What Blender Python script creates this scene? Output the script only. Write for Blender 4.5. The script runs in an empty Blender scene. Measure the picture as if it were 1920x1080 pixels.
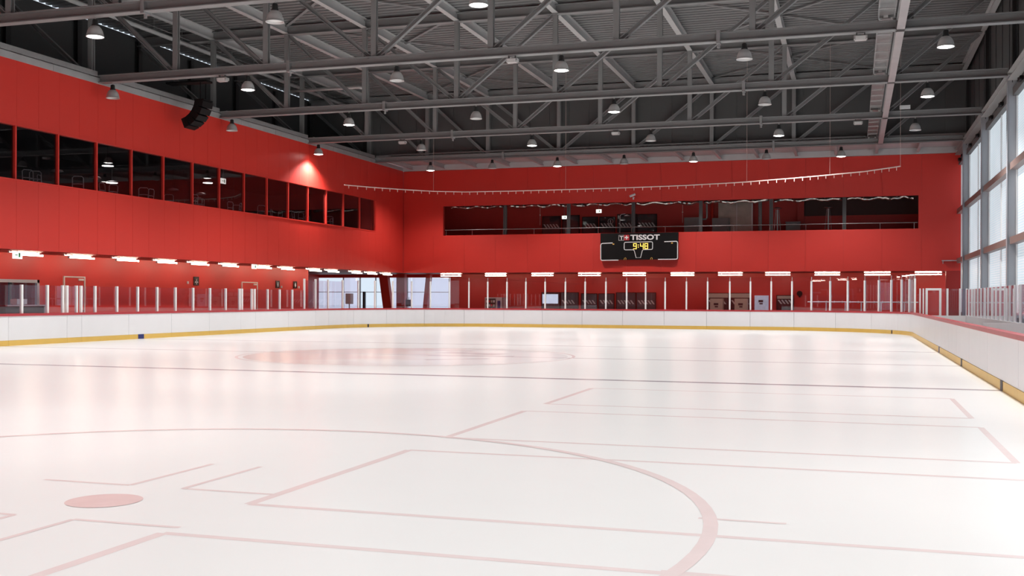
import bpy, math, random
from mathutils import Vector, Matrix
random.seed(7)
PI = math.pi
SC = bpy.context.scene
COL = SC.collection

# ------------------------------------------------------------------ camera, world, exposure
CAM_F, CAM_YAW, CAM_V0, CAM_ROLL, CAM_H = 2030.7, 0.3049, 20.29, 0.0038, 1.535
_r = Vector((math.cos(CAM_YAW), math.sin(CAM_YAW), 0)); _f = Vector((-math.sin(CAM_YAW), math.cos(CAM_YAW), 0)); _u = Vector((0, 0, 1))
_r3 = _r * math.cos(CAM_ROLL) + _u * math.sin(CAM_ROLL); _u3 = _u * math.cos(CAM_ROLL) - _r * math.sin(CAM_ROLL)
cd = bpy.data.cameras.new('camera'); cam = bpy.data.objects.new('camera', cd); COL.objects.link(cam)
cd.sensor_fit = 'HORIZONTAL'; cd.sensor_width = 36; cd.lens = CAM_F / 1920 * 36; cd.shift_y = CAM_V0 / 1920; cd.clip_end = 500
m3 = Matrix((_r3, _u3, -_f)).transposed().to_4x4(); m3.translation = (0, 0, CAM_H); cam.matrix_world = m3
SC.camera = cam

W = bpy.data.worlds.new('overcast'); SC.world = W; W.use_nodes = True
W.node_tree.nodes['Background'].inputs['Color'].default_value = (0.80, 0.89, 1.0, 1)
W.node_tree.nodes['Background'].inputs['Strength'].default_value = 1.1
SC.view_settings.view_transform = 'Standard'; SC.view_settings.look = 'None'
SC.view_settings.exposure = 0.0; SC.view_settings.gamma = 1.0; SC.view_settings.use_curve_mapping = False
LAMP_W = 2400.0        # each lit high-bay lamp
TUBE = 23.0            # fluorescent tubes
DAY = 0.70             # daylight on the blinds
SC.cycles.use_denoising = True
SC.cycles.max_bounces = 6; SC.cycles.diffuse_bounces = 4; SC.cycles.glossy_bounces = 3; SC.cycles.transparent_max_bounces = 24
SC.cycles.caustics_reflective = False; SC.cycles.caustics_refractive = False
SC.cycles.sample_clamp_indirect = 4.0


# ------------------------------------------------------------------ helpers
ORD = ['first', 'second', 'third', 'fourth', 'fifth', 'sixth', 'seventh', 'eighth', 'ninth', 'tenth', 'eleventh', 'twelfth',
       'thirteenth', 'fourteenth', 'fifteenth', 'sixteenth', 'seventeenth', 'eighteenth', 'nineteenth', 'twentieth']

def wloc(o):
    v = Vector((0, 0, 0))
    while o is not None:
        v += o.location; o = o.parent
    return v

class MB:
    def __init__(s): s.v = []; s.f = []
    def add(s, vs, fs):
        n = len(s.v); s.v += [tuple(x) for x in vs]; s.f += [tuple(i + n for i in f) for f in fs]; return s
    def box(s, a, b):
        x0, y0, z0 = a; x1, y1, z1 = b
        return s.add([(x0,y0,z0),(x1,y0,z0),(x1,y1,z0),(x0,y1,z0),(x0,y0,z1),(x1,y0,z1),(x1,y1,z1),(x0,y1,z1)],
                     [(3,2,1,0),(4,5,6,7),(0,1,5,4),(1,2,6,5),(2,3,7,6),(3,0,4,7)])
    def cbox(s, c, d): return s.box([c[i]-d[i]/2 for i in range(3)], [c[i]+d[i]/2 for i in range(3)])
    def prism(s, p0, p1, prof, up):
        p0 = Vector(p0); p1 = Vector(p1); d = (p1-p0).normalized(); u = Vector(up); u = (u - d*u.dot(d)).normalized(); r = d.cross(u)
        n = len(prof); vs = []
        for p in (p0, p1): vs += [p + r*a + u*b for a, b in prof]
        fs = [(i, (i+1) % n, n+(i+1) % n, n+i) for i in range(n)] + [tuple(range(n-1, -1, -1)), tuple(range(n, 2*n))]
        return s.add(vs, fs)
    def ibeam(s, p0, p1, h, b, up, tw=.02, tf=.03):
        H, B, t = h/2, b/2, tw/2
        pr = [(-B,-H),(B,-H),(B,-H+tf),(t,-H+tf),(t,H-tf),(B,H-tf),(B,H),(-B,H),(-B,H-tf),(-t,H-tf),(-t,-H+tf),(-B,-H+tf)]
        return s.prism(p0, p1, pr, up)
    def bar(s, p0, p1, w, h, up=(0,0,1)):
        return s.prism(p0, p1, [(-w/2,-h/2),(w/2,-h/2),(w/2,h/2),(-w/2,h/2)], up)
    def cyl(s, p0, p1, r, n=10, r2=None, caps=True):
        p0 = Vector(p0); p1 = Vector(p1); d = (p1-p0).normalized(); u = Vector((0,0,1)) if abs(d.z) < .9 else Vector((1,0,0))
        u = (u - d*u.dot(d)).normalized(); w = d.cross(u); r2 = r if r2 is None else r2
        vs = [p0 + (u*math.cos(2*PI*i/n)+w*math.sin(2*PI*i/n))*r for i in range(n)] + [p1 + (u*math.cos(2*PI*i/n)+w*math.sin(2*PI*i/n))*r2 for i in range(n)]
        return s.add(vs, [(i,(i+1)%n,n+(i+1)%n,n+i) for i in range(n)] + ([tuple(range(n-1,-1,-1)), tuple(range(n,2*n))] if caps else []))
    def tube(s, pts, r, n=8, rs=None):
        pts = [Vector(p) for p in pts]; vs = []; m = len(pts); pu = None
        for k, p in enumerate(pts):
            d = (pts[min(k+1,m-1)] - pts[max(k-1,0)]).normalized()
            if pu is None: pu = Vector((0,0,1)) if abs(d.z) < .9 else Vector((1,0,0))
            u = (pu - d*pu.dot(d)).normalized(); pu = u; w = d.cross(u); q = rs[k] if rs else r
            vs += [p + (u*math.cos(2*PI*i/n)+w*math.sin(2*PI*i/n))*q for i in range(n)]
        fs = [(k*n+i, k*n+(i+1)%n, (k+1)*n+(i+1)%n, (k+1)*n+i) for k in range(m-1) for i in range(n)]
        fs += [tuple(range(n-1,-1,-1)), tuple(range((m-1)*n, m*n))]
        return s.add(vs, fs)
    def lathe(s, prof, n=20, c=(0,0,0)):
        m = len(prof); vs = [(c[0]+r*math.cos(2*PI*i/n), c[1]+r*math.sin(2*PI*i/n), c[2]+z) for r, z in prof for i in range(n)]
        return s.add(vs, [(k*n+i, k*n+(i+1)%n, (k+1)*n+(i+1)%n, (k+1)*n+i) for k in range(m-1) for i in range(n)])
    def disc(s, c, r, n=24, r0=0.0, a0=0.0, a1=2*PI):
        vs = [(c[0]+r*math.cos(a0+(a1-a0)*i/n), c[1]+r*math.sin(a0+(a1-a0)*i/n), c[2]) for i in range(n+1)]
        if r0 <= 0: return s.add(vs + [c], [(i, i+1, n+1) for i in range(n)])
        vs += [(c[0]+r0*math.cos(a0+(a1-a0)*i/n), c[1]+r0*math.sin(a0+(a1-a0)*i/n), c[2]) for i in range(n+1)]
        return s.add(vs, [(i, i+1, n+2+i, n+1+i) for i in range(n)])
    def mesh(s, name, off=(0,0,0), smooth=False):
        me = bpy.data.meshes.new(name); o = Vector(off)
        me.from_pydata([Vector(v)-o for v in s.v], [], s.f); me.update()
        if smooth:
            for p in me.polygons: p.use_smooth = True
        return me
    def build(s, name, mat, parent=None, smooth=False):
        off = wloc(parent) if parent else (0,0,0)
        me = s.mesh(name, off, smooth); me.materials.append(M[mat]); return put(name, me, parent)

def put(name, me, parent=None, loc=(0,0,0)):
    o = bpy.data.objects.new(name, me); COL.objects.link(o); o.location = loc
    if parent: o.parent = parent
    return o

def tag(o, label, cat, group=None, kind=None):
    o['label'] = label; o['category'] = cat
    if group: o['group'] = group
    if kind: o['kind'] = kind
    return o

def thing(name, label, cat, loc=(0,0,0), group=None):
    o = bpy.data.objects.new(name, None); COL.objects.link(o); o.location = loc; o.empty_display_size = .1
    return tag(o, label, cat, group)

def struct(name, label, cat, mb, mat):
    o = mb.build(name, mat); tag(o, label, cat, None, 'structure'); return o

def copy_tree(o, parent=None):
    c = o.copy(); COL.objects.link(c); c.parent = parent
    for ch in o.children: copy_tree(ch, c)
    return c

# ------------------------------------------------------------------ materials
M = {}
def pmat(name, col, rough=.5, metal=0.0, nscale=3.0, namt=.06, bump=0.0, spec=.5, emit=None, estr=0.0, coat=0.0):
    m = bpy.data.materials.new(name); m.use_nodes = True; nt = m.node_tree; b = nt.nodes['Principled BSDF']
    b.inputs['Roughness'].default_value = rough; b.inputs['Metallic'].default_value = metal; b.inputs['Specular IOR Level'].default_value = spec
    b.inputs['Coat Weight'].default_value = coat; b.inputs['Coat Roughness'].default_value = .12
    tc = nt.nodes.new('ShaderNodeTexCoord'); nz = nt.nodes.new('ShaderNodeTexNoise'); nz.inputs['Scale'].default_value = nscale; nz.inputs['Detail'].default_value = 4
    nt.links.new(tc.outputs['Object'], nz.inputs['Vector'])
    rp = nt.nodes.new('ShaderNodeMapRange'); rp.inputs['To Min'].default_value = 1-namt; rp.inputs['To Max'].default_value = 1+namt
    nt.links.new(nz.outputs['Fac'], rp.inputs['Value'])
    mx = nt.nodes.new('ShaderNodeVectorMath'); mx.operation = 'SCALE'; mx.inputs[0].default_value = col[:3]
    nt.links.new(rp.outputs['Result'], mx.inputs['Scale']); nt.links.new(mx.outputs['Vector'], b.inputs['Base Color'])
    if bump:
        bp = nt.nodes.new('ShaderNodeBump'); bp.inputs['Strength'].default_value = bump; bp.inputs['Distance'].default_value = .02
        nt.links.new(nz.outputs['Fac'], bp.inputs['Height']); nt.links.new(bp.outputs['Normal'], b.inputs['Normal'])
    if emit: b.inputs['Emission Color'].default_value = (*emit, 1); b.inputs['Emission Strength'].default_value = estr
    M[name] = m; return m

def glassmat(name, tint, ior=1.45, rough=.01, refl=(1,1,1)):
    m = bpy.data.materials.new(name); m.use_nodes = True; nt = m.node_tree; nt.nodes.clear()
    out = nt.nodes.new('ShaderNodeOutputMaterial'); mix = nt.nodes.new('ShaderNodeMixShader'); lw = nt.nodes.new('ShaderNodeLayerWeight'); pw = nt.nodes.new('ShaderNodeMath'); fr = nt.nodes.new('ShaderNodeMath')
    tr = nt.nodes.new('ShaderNodeBsdfTransparent'); gl = nt.nodes.new('ShaderNodeBsdfGlossy')
    lw.inputs['Blend'].default_value = .5; pw.operation = 'POWER'; pw.inputs[1].default_value = 4.0; fr.operation = 'MULTIPLY_ADD'; fr.inputs[1].default_value = .9; fr.inputs[2].default_value = ((ior-1)/(ior+1))**2
    nt.links.new(lw.outputs['Facing'], pw.inputs[0]); nt.links.new(pw.outputs[0], fr.inputs[0]); tr.inputs['Color'].default_value = (*tint, 1); gl.inputs['Roughness'].default_value = rough; gl.inputs['Color'].default_value = (*refl, 1)
    nt.links.new(fr.outputs[0], mix.inputs[0]); nt.links.new(tr.outputs[0], mix.inputs[1]); nt.links.new(gl.outputs[0], mix.inputs[2]); nt.links.new(mix.outputs[0], out.inputs[0])
    M[name] = m

def blindmat():
    # daylight glowing through closely stacked blind slats: fine horizontal stripes
    m = bpy.data.materials.new('blind'); m.use_nodes = True; nt = m.node_tree; b = nt.nodes['Principled BSDF']
    b.inputs['Base Color'].default_value = (.32, .34, .36, 1); b.inputs['Roughness'].default_value = .5
    tc = nt.nodes.new('ShaderNodeTexCoord'); wv = nt.nodes.new('ShaderNodeTexWave'); wv.wave_type = 'BANDS'; wv.bands_direction = 'Z'; wv.inputs['Scale'].default_value = 3.2
    nz = nt.nodes.new('ShaderNodeTexNoise'); nz.inputs['Scale'].default_value = .9
    nt.links.new(tc.outputs['Object'], wv.inputs['Vector']); nt.links.new(tc.outputs['Object'], nz.inputs['Vector'])
    rp = nt.nodes.new('ShaderNodeMapRange'); rp.inputs['To Min'].default_value = .78*DAY; rp.inputs['To Max'].default_value = 1.1*DAY
    nt.links.new(wv.outputs['Fac'], rp.inputs['Value'])
    r2 = nt.nodes.new('ShaderNodeMapRange'); r2.inputs['To Min'].default_value = .85; r2.inputs['To Max'].default_value = 1.15; nt.links.new(nz.outputs['Fac'], r2.inputs['Value'])
    mu = nt.nodes.new('ShaderNodeMath'); mu.operation = 'MULTIPLY'; nt.links.new(rp.outputs[0], mu.inputs[0]); nt.links.new(r2.outputs[0], mu.inputs[1])
    b.inputs['Emission Color'].default_value = (.76, .88, .96, 1); nt.links.new(mu.outputs[0], b.inputs['Emission Strength'])
    M['blind'] = m

RED = (.71, .043, .030)
pmat('red_wall', RED, .42, nscale=.6, namt=.05)
pmat('red_dark', (.42, .022, .016), .5, nscale=1)
pmat('red_cap', (.42, .03, .04), .35)
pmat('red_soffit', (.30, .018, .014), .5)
pmat('ice', (.85, .865, .86), .25, nscale=1.2, namt=.012, bump=.012, spec=.35)
pmat('ice_pink', (.85, .735, .73), .20, nscale=4, namt=.05)
pmat('ice_pink_strong', (.82, .64, .63), .20, nscale=6, namt=.06)
pmat('ice_blue', (.45, .43, .46), .20, nscale=2, namt=.25)
pmat('ice_grey', (.68, .65, .66), .20, nscale=2, namt=.2)
pmat('ice_rose', (.80, .70, .68), .20, nscale=1.5, namt=.08)
pmat('board', (.80, .79, .80), .30, nscale=1.5, namt=.03)
pmat('yellow', (.72, .46, .10), .4)
pmat('mark_blue', (.02, .03, .16), .5)
pmat('mark_dark', (.03, .025, .03), .5)
pmat('post_white', (.85, .85, .84), .35)
pmat('steel', (.26, .259, .258), .55, nscale=2, namt=.08, spec=.2)
pmat('steel_dark', (.14, .138, .137), .5, spec=.2, nscale=2, namt=.08)
pmat('steel_light', (.48, .475, .47), .5, spec=.2, nscale=2, namt=.06)
pmat('deck', (.215, .214, .213), .5, spec=.2, nscale=.5, namt=.15)
pmat('gable', (.105, .104, .103), .55, spec=.2, nscale=.5, namt=.08)
pmat('gable_post', (.05, .049, .048), .55)
pmat('soffit_light', (.55, .545, .54), .5, spec=.2)
pmat('flashing', (.50, .50, .50), .35, metal=.3, nscale=1.5, namt=.15)
pmat('galv', (.36, .36, .36), .4, metal=.4, nscale=5, namt=.12)
pmat('col_paint', (.38, .40, .43), .4, nscale=1.5, namt=.05)
pmat('rail_brown', (.28, .20, .18), .45)
pmat('lamp_shell', (.55, .54, .53), .35, metal=.2, nscale=8, namt=.08)
pmat('lamp_black', (.02, .02, .02), .5)
pmat('lens_off', (.75, .74, .72), .3)
pmat('lens_on', (.9, .9, .88), .3, emit=(1, .97, .92), estr=14)
pmat('tube', (.9, .9, .88), .3, emit=(1, .86, .66), estr=TUBE)
pmat('fixture', (.75, .72, .70), .4)
pmat('black', (.008, .007, .007), .6, spec=.2)
pmat('black_gloss', (.012, .010, .010), .2)
pmat('white', (.85, .84, .83), .45)
pmat('white_print', (.88, .86, .84), .5, emit=(1, .97, .95), estr=.10)
pmat('logo_red', (.60, .03, .04), .5)
pmat('led', (.3, .2, .02), .4, emit=(1, .62, .12), estr=1.8)
pmat('led_dim', (.4, .22, .05), .4, emit=(1, .55, .1), estr=.35)
pmat('exit_lit', (.9, .9, .85), .4, emit=(.95, 1, .9), estr=1.3)
pmat('green', (.05, .35, .15), .5)
pmat('screen', (.5, .6, .7), .3, emit=(.75, .9, 1), estr=.9, nscale=2.5, namt=.6)
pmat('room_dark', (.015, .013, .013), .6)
pmat('gallery_red', (.55, .032, .024), .5)
pmat('gallery_dark', (.06, .02, .016), .6)
pmat('foil', (.55, .52, .48), .22, metal=.9, nscale=9, namt=.3, bump=.8)
pmat('duct', (.42, .38, .33), .35, metal=.5, nscale=2.5, namt=.3, bump=.3)
pmat('grey_cab', (.25, .24, .23), .5)
pmat('cream_cab', (.52, .46, .38), .45)
pmat('stripe_white', (.85, .83, .80), .5)
pmat('kiosk_dark', (.028, .026, .028), .35)
pmat('kiosk_grey', (.10, .105, .115), .4)
pmat('chrome', (.6, .6, .6), .22, metal=.9)
pmat('chair_metal', (.75, .75, .76), .35, metal=.2)
pmat('chair_seat', (.03, .03, .035), .5)
pmat('door_frame', (.80, .74, .68), .4)
pmat('alu', (.58, .59, .60), .35, metal=.4)
pmat('floor_rubber', (.10, .035, .035), .6)
pmat('snow', (.82, .84, .86), .7, nscale=.1, namt=.05)
pmat('fridge', (.42, .50, .60), .3, emit=(.7, .85, 1), estr=.25, nscale=6, namt=.3)
pmat('rail_pink', (.75, .55, .50), .35)
def rosemat():
    pmat('ice_emblem', (.8, .7, .68), .20); m = M['ice_emblem']; nt = m.node_tree; b = nt.nodes['Principled BSDF']
    tc = nt.nodes.new('ShaderNodeTexCoord'); sx = nt.nodes.new('ShaderNodeSeparateXYZ'); nz = nt.nodes.new('ShaderNodeTexNoise'); nz.inputs['Scale'].default_value = .6
    nt.links.new(tc.outputs['Object'], sx.inputs[0]); nt.links.new(tc.outputs['Object'], nz.inputs['Vector'])
    ad = nt.nodes.new('ShaderNodeMath'); ad.operation = 'MULTIPLY_ADD'; ad.inputs[1].default_value = 5.0; nt.links.new(nz.outputs['Fac'], ad.inputs[0]); nt.links.new(sx.outputs['X'], ad.inputs[2])
    mr = nt.nodes.new('ShaderNodeMapRange'); mr.inputs['From Min'].default_value = -10.5; mr.inputs['From Max'].default_value = -7.5; nt.links.new(ad.outputs[0], mr.inputs['Value'])
    mx = nt.nodes.new('ShaderNodeMix'); mx.data_type = 'RGBA'; mx.inputs[6].default_value = (.80, .68, .655, 1); mx.inputs[7].default_value = (.84, .85, .86, 1)
    nt.links.new(mr.outputs[0], mx.inputs[0]); nt.links.new(mx.outputs[2], b.inputs['Base Color'])
rosemat()
glassmat('glass', (.93, .895, .945), 1.55)
glassmat('glass_tint', (.72, .70, .72), 1.5)
glassmat('glass_clear', (.93, .95, .96), 1.4)
blindmat()
for _n in ('lens_on', 'white_print', 'led', 'led_dim', 'exit_lit', 'screen', 'fridge'): M[_n].cycles.emission_sampling = 'NONE'
for _n in ('tube', 'blind'): M[_n].cycles.emission_sampling = 'FRONT'

# ------------------------------------------------------------------ main dimensions (metres, ice at z = 0)
XL, XR, YB, RR, Y0 = -25.2, 2.44, 56.3, 7.0, 3.5       # rink boards
WX, WY, WTOP = -28.0, 65.3, 9.82                       # red upper walls
LX = -30.2                                             # lower side wall under the overhang
BY = 69.5                                              # lower far wall under the overhang
SOF = 3.2                                              # soffit height
UX = -32.6                                             # grey wall behind, upper left
RX = 5.8                                               # window wall on the right
NEAR = -7.0
TR = [60.85, 52.35, 43.85, 35.4, 26.9, 18.4, 9.9, 1.4] # trusses, far to near
CH = 9.85                                              # underside of the bottom chords
DECK = 13.93
ORDT = ['nearest the far red wall', 'second from the far red wall', 'third from the far red wall', 'fourth from the far red wall', 'fifth from the far red wall',
        'sixth from the far red wall', 'seventh from the far red wall', 'eighth from the far red wall']

# ------------------------------------------------------------------ floors and ice
floor = struct('floor', 'smooth white ice sheet of the rink', 'ice', MB().box((XL, -3.5, -.25), (XR, YB, 0)), 'ice')
struct('floor_walkway', 'dark rubber walkway around the boards', 'floor', MB().box((-37, NEAR, -.4), (RX+.3, BY+.4, -.26)), 'floor_rubber')
struct('ground', 'snowy ground outside the corner glazing', 'ground', MB().box((-160, 70.2, -.6), (120, 260, -.3)), 'snow')
Zp = .0006
_zc = [0]
def stripe(name, p, q, w, mat, z=Zp):
    _zc[0] += 1; z = z+_zc[0]*.00002
    p = Vector((*p, z)); q = Vector((*q, z)); d = (q-p).normalized(); n = Vector((-d.y, d.x, 0))*w/2
    return MB().add([p-n, q-n, q+n, p+n], [(0,1,2,3)]).build(name, mat, floor)
LW = .075
for y0, y1 in ((3.0, 6.05), (7.1, 10.15), (11.2, 14.2), (15.25, 18.2)):
    stripe('painted_line', (-4.28, y0), (1.48, y0), LW, 'ice_pink'); stripe('painted_line', (-4.28, y1), (1.48, y1), LW, 'ice_pink')
    stripe('painted_line', (-4.28, y0), (-4.28, y1), LW*1.2, 'ice_pink'); stripe('painted_line', (1.48, y0), (1.48, y1), LW, 'ice_pink')
DX, DY = -5.38, 6.87
MB().disc((DX, DY, Zp+.0016), 4.55, 96, 4.45).build('faceoff_circle', 'ice_pink', floor)
MB().disc((DX, DY, Zp+.0018), .28, 32).build('faceoff_dot', 'ice_pink_strong', floor)
for sx in (-1, 1):
    for sy in (-1, 1):
        cx, cy = DX+sx*.25, DY+sy*.64
        stripe('faceoff_mark', (cx, cy), (cx+sx*.85, cy), .05, 'ice_pink'); stripe('faceoff_mark', (cx, cy), (cx, cy+sy*1.2), .05, 'ice_pink')
    for yy in (-.78, .78): stripe('faceoff_mark', (DX+sx*4.35, DY+yy), (DX+sx*4.95, DY+yy), .05, 'ice_pink')
for y, w, mt in ((20.15, .26, 'ice_blue'), (27.3, .22, 'ice_grey'), (34.3, .26, 'ice_grey'), (52.4, .05, 'ice_pink')):
    stripe('rink_line', (XL+.02, y), (XR-.02, y), w, mt)
MB().disc((-11.4, 26.9, Zp-.0003), 4.3, 64).build('centre_emblem', 'ice_emblem', floor)
for a in ((-11.2, 28.9, -9.2, 28.3, .9), (-10.9, 27.2, -8.6, 27.5, .5), (-12.2, 30.0, -10.6, 29.9, .35), (-10.2, 25.2, -8.9, 26.3, .3)):
    stripe('emblem_stroke', a[:2], a[2:4], a[4], 'ice_grey', Zp+.0004)
MB().disc((-11.4, 26.9, Zp+.0020), 4.5, 96, 4.42).build('centre_circle', 'ice_pink', floor)

# ------------------------------------------------------------------ walls
def panelled(parent, axis, face, a0, a1, z0, z1, step, mat, name='wall_panel', th=.05, gap=.008):
    """cladding panels with open joints on a wall; axis 'Y' = wall plane x=face (facing +x), 'X' = plane y=face (facing -y)"""
    n = max(1, round((a1-a0)/step)); st = (a1-a0)/n
    mb = MB()
    if axis == 'Y': mb.box((0, gap/2, 0), (th, st-gap/2, z1-z0))
    else: mb.box((gap/2, -th, 0), (st-gap/2, 0, z1-z0))
    me = mb.mesh(name); me.materials.append(M[mat])
    for i in range(n):
        a = a0+i*st
        put(name, me, parent, (face-th, a, z0) if axis == 'Y' else (a, face+th, z0))

WT = .3
wl = struct('wall_left', 'tall red clad wall with a long window band, on the left', 'wall',
            MB().box((WX-WT, NEAR, SOF), (WX-.06, WY+.2, 5.66)).box((WX-WT, NEAR, 7.56), (WX-.06, WY+.2, WTOP)).box((WX-WT, 60.97, 5.66), (WX-.06, WY+.2, 7.56)).box((WX-WT, NEAR, 5.66), (WX-.06, 11.9, 7.56)), 'red_dark')
Wy0 = 31.03-2.14*9
panelled(wl, 'Y', WX, 27.81, 65.26, SOF, 5.63, 1.07, 'red_wall'); panelled(wl, 'Y', WX, 27.81, 65.26, 7.59, WTOP, 1.07, 'red_wall')
panelled(wl, 'Y', WX, 61.0, 65.26, 5.63, 7.59, 1.07, 'red_wall')
panelled(wl, 'Y', WX, NEAR, 27.81, SOF, 5.63, 8, 'red_wall'); panelled(wl, 'Y', WX, NEAR, 27.81, 7.59, WTOP, 8, 'red_wall'); panelled(wl, 'Y', WX, NEAR, Wy0, 5.63, 7.59, 8, 'red_wall')
wb = struct('wall_back', 'red clad far wall with a long open gallery slot', 'wall',
            MB().box((WX, WY+.06, SOF), (RX, WY+WT, 5.6)).box((WX, WY+.06, 7.48), (RX, WY+WT, 9.8)).box((WX, WY+.06, 5.6), (-25.22, WY+WT, 7.48)).box((3.52, WY+.06, 5.6), (RX, WY+WT, 7.48)).box((4.98, WY+.02, -.26), (RX, WY+WT, SOF)), 'red_dark')
panelled(wb, 'X', WY, WX, RX, SOF, 5.6, 2.06, 'red_wall', gap=.006); panelled(wb, 'X', WY, WX, RX, 7.48, 9.8, 2.06, 'red_wall', gap=.006)
panelled(wb, 'X', WY, WX, -25.22, 5.6, 7.48, 2.06, 'red_wall', gap=.006); panelled(wb, 'X', WY, 3.52, RX, 5.6, 7.48, 2.06, 'red_wall', gap=.006)
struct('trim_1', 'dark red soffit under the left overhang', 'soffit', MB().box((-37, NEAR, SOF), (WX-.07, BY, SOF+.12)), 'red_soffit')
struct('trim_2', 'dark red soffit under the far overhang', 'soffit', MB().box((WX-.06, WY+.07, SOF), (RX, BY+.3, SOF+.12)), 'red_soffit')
struct('wall_left_lower', 'recessed red wall behind the left walkway', 'wall', MB().box((LX-.3, NEAR, -.26), (LX, 32.2, SOF)).box((LX-.3, 32.2, 2.16), (LX, 34.6, SOF)).box((LX-.3, 34.6, -.26), (LX, 56.5, SOF)).box((-36.6, 56.2, -.26), (LX-.3, 56.5, SOF)).box((-36.6, 56.5, -.26), (-36.3, BY, SOF)), 'red_wall')
struct('wall_back_lower', 'recessed red wall behind the far walkway', 'wall', MB().box((-26.3, BY, -.26), (RX, BY+.3, SOF)).box((-36.6, BY, -.26), (-26.3, BY+.3, .55)).box((-36.6, BY, 2.98), (-26.3, BY+.3, SOF)), 'red_wall')
struct('wall_near', 'red end wall behind the viewer', 'wall', MB().box((-37, NEAR-.3, -.3), (RX+.3, NEAR, 14.2)), 'red_wall')
struct('wall_left_upper', 'dark grey upper wall behind the trusses on the left', 'wall', MB().box((UX-.05, NEAR, WTOP-.1), (UX, 61.4, 13.90)), 'gable')
struct('roof_box', 'flat roof over the red side block', 'roof', MB().box((UX, NEAR, 9.55), (WX-.3, WY, 9.75)), 'gable')
for i, y in enumerate([60.85, 56.6, 52.35, 48.1, 43.85, 39.6, 35.4, 31.1]):
    o = MB().ibeam((UX+.12, y, 9.75), (UX+.12, y, 13.7), .22, .28, (1,0,0)).build('wall_post', 'gable_post', bpy.data.objects['wall_left_upper'])
wg = struct('wall_back_upper', 'dark grey gable wall above the far truss', 'wall', MB().box((UX, 61.25, 10.15), (RX, 61.5, 14.1)), 'gable')
panelled(wg, 'X', 61.2, UX, RX, 10.15, 14.0, 1.2, 'gable', gap=.012)
for x in (-28.4, -24.55, -20.68, -16.33, -11.93, -7.53, -3.1, 1.35): MB().ibeam((x, 61.05, 10.15), (x, 61.05, 13.8), .2, .22, (0,1,0)).build('wall_post', 'steel_dark', wg)
ws = struct('ceiling_far', 'pale soffit panel between the far truss and the red wall', 'soffit', MB().box((WX, 61.0, 10.17), (RX, WY+.3, 10.3)), 'soffit_light')
MB().box((WX, WY-.06, 9.81), (RX, WY+.2, 10.16)).build('fascia', 'soffit_light', ws)
for i in range(16):
    x = -27.35+2.2*i
    MB().ibeam((x, 61.0, 10.03), (x, WY-.07, 10.03), .26, .16, (0,0,1)).build('soffit_beam', 'steel_light', ws)
# corrugated roof deck
mb = MB(); y = -5.0; prof = []
while y < 61.2:
    prof += [(y, DECK), (y+.17, DECK), (y+.20, DECK+.15), (y+.37, DECK+.15)]; y += .40
vs = [(UX-.05, a, z) for a, z in prof] + [(RX+.3, a, z) for a, z in prof]; n = len(prof)
mb.add(vs, [(i, i+1, n+i+1, n+i) for i in range(n-1)])
struct('ceiling', 'corrugated grey steel roof deck', 'roof deck', mb, 'deck')
struct('ceiling_cover', 'insulated roof above the deck', 'roof', MB().box((UX+.6, NEAR, DECK+.17), (RX+.4, 66, DECK+.35)), 'deck')

# ------------------------------------------------------------------ right window wall
wr = struct('wall_right_upper', 'dark grey upper wall above the window band on the right', 'wall', MB().box((RX, NEAR, 9.35), (RX+.3, WY, 14.1)), 'gable')
for y in TR[:5]: MB().ibeam((RX-.12, y, 9.6), (RX-.12, y, 13.7), .2, .3, (1,0,0)).build('wall_post', 'gable_post', wr)
for y in TR[:4]:
    for k in (2.1, 4.2, 6.3): MB().box((RX-.03, y-k-.01, 9.4), (RX+.01, y-k+.01, 13.9)).build('panel_joint', 'gable_post', wr)
struct('wall_right_lower', 'low pale wall under the windows on the right', 'wall', MB().box((RX-.05, NEAR, -.26), (RX+.3, WY, .9)), 'col_paint')
ends = [WY] + TR + [NEAR]
blind_cache = {}
for b in range(len(ends)-1):
    yb, ya = ends[b]-.18, ends[b+1]+.18
    label = ('tall window bay with lowered white blinds, %s from the far wall' % ORD[b])
    win = thing('window_%d' % (b+1), label, 'window', (RX-.03, ya, .9)); win['kind'] = 'structure'
    H = [(.9, 3.62), (3.88, 6.37), (6.63, 9.1)]
    nb = 2 if yb-ya > 5 else 1
    for r, (z0, z1) in enumerate(H):
        for k in range(nb):
            w = (yb-ya)/nb; key = (round(w, 2), round(z1-z0, 2))
            if key not in blind_cache:
                me = MB().box((0, .03, 0), (.03, w-.03, z1-z0)).mesh('blind'); me.materials.append(M['blind']); me.materials.append(M['white']); blind_cache[key] = me
                for q, pl in enumerate(me.polygons): pl.material_index = 0 if q == 5 else 1
            put('blind', blind_cache[key], win, (.02, k*w, z0-.9))
    for z in (3.75, 6.5): MB().box((RX-.28, ya, z-.13), (RX-.02, yb, z+.13)).build('crossbar', 'rail_brown', win)
    MB().box((RX-.2, ya, 9.1), (RX, yb, 9.4)).build('head_rail', 'steel_dark', win)
    for k in range(nb+1): MB().box((RX-.07, ya+k*(yb-ya)/nb-.03, .9), (RX+.0, ya+k*(yb-ya)/nb+.03, 9.1)).build('mullion', 'post_white', win)
    if b in (0, 1, 2, 3):
        for q in (.3, .7): MB().box((RX-.32, ya+(yb-ya)*q-.3, 9.2), (RX-.2, ya+(yb-ya)*q+.3, 9.32)).cyl((RX-.27, ya+(yb-ya)*q-.5, 9.15), (RX-.27, ya+(yb-ya)*q+.5, 9.38), .03, 6).build('window_opener', 'black', win)
for i, y in enumerate(TR):
    o = MB().ibeam((5.6, y, -.26), (5.6, y, CH), .34, .30, (1,0,0), .02, .03).box((5.47, y-.145, -.2), (5.73, y-.12, CH)).build('column', 'col_paint')
    tag(o, 'pale blue-grey steel column between window bays, ' + ORD[i] + ' from the far wall', 'column', 'window wall columns', 'structure')
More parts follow.
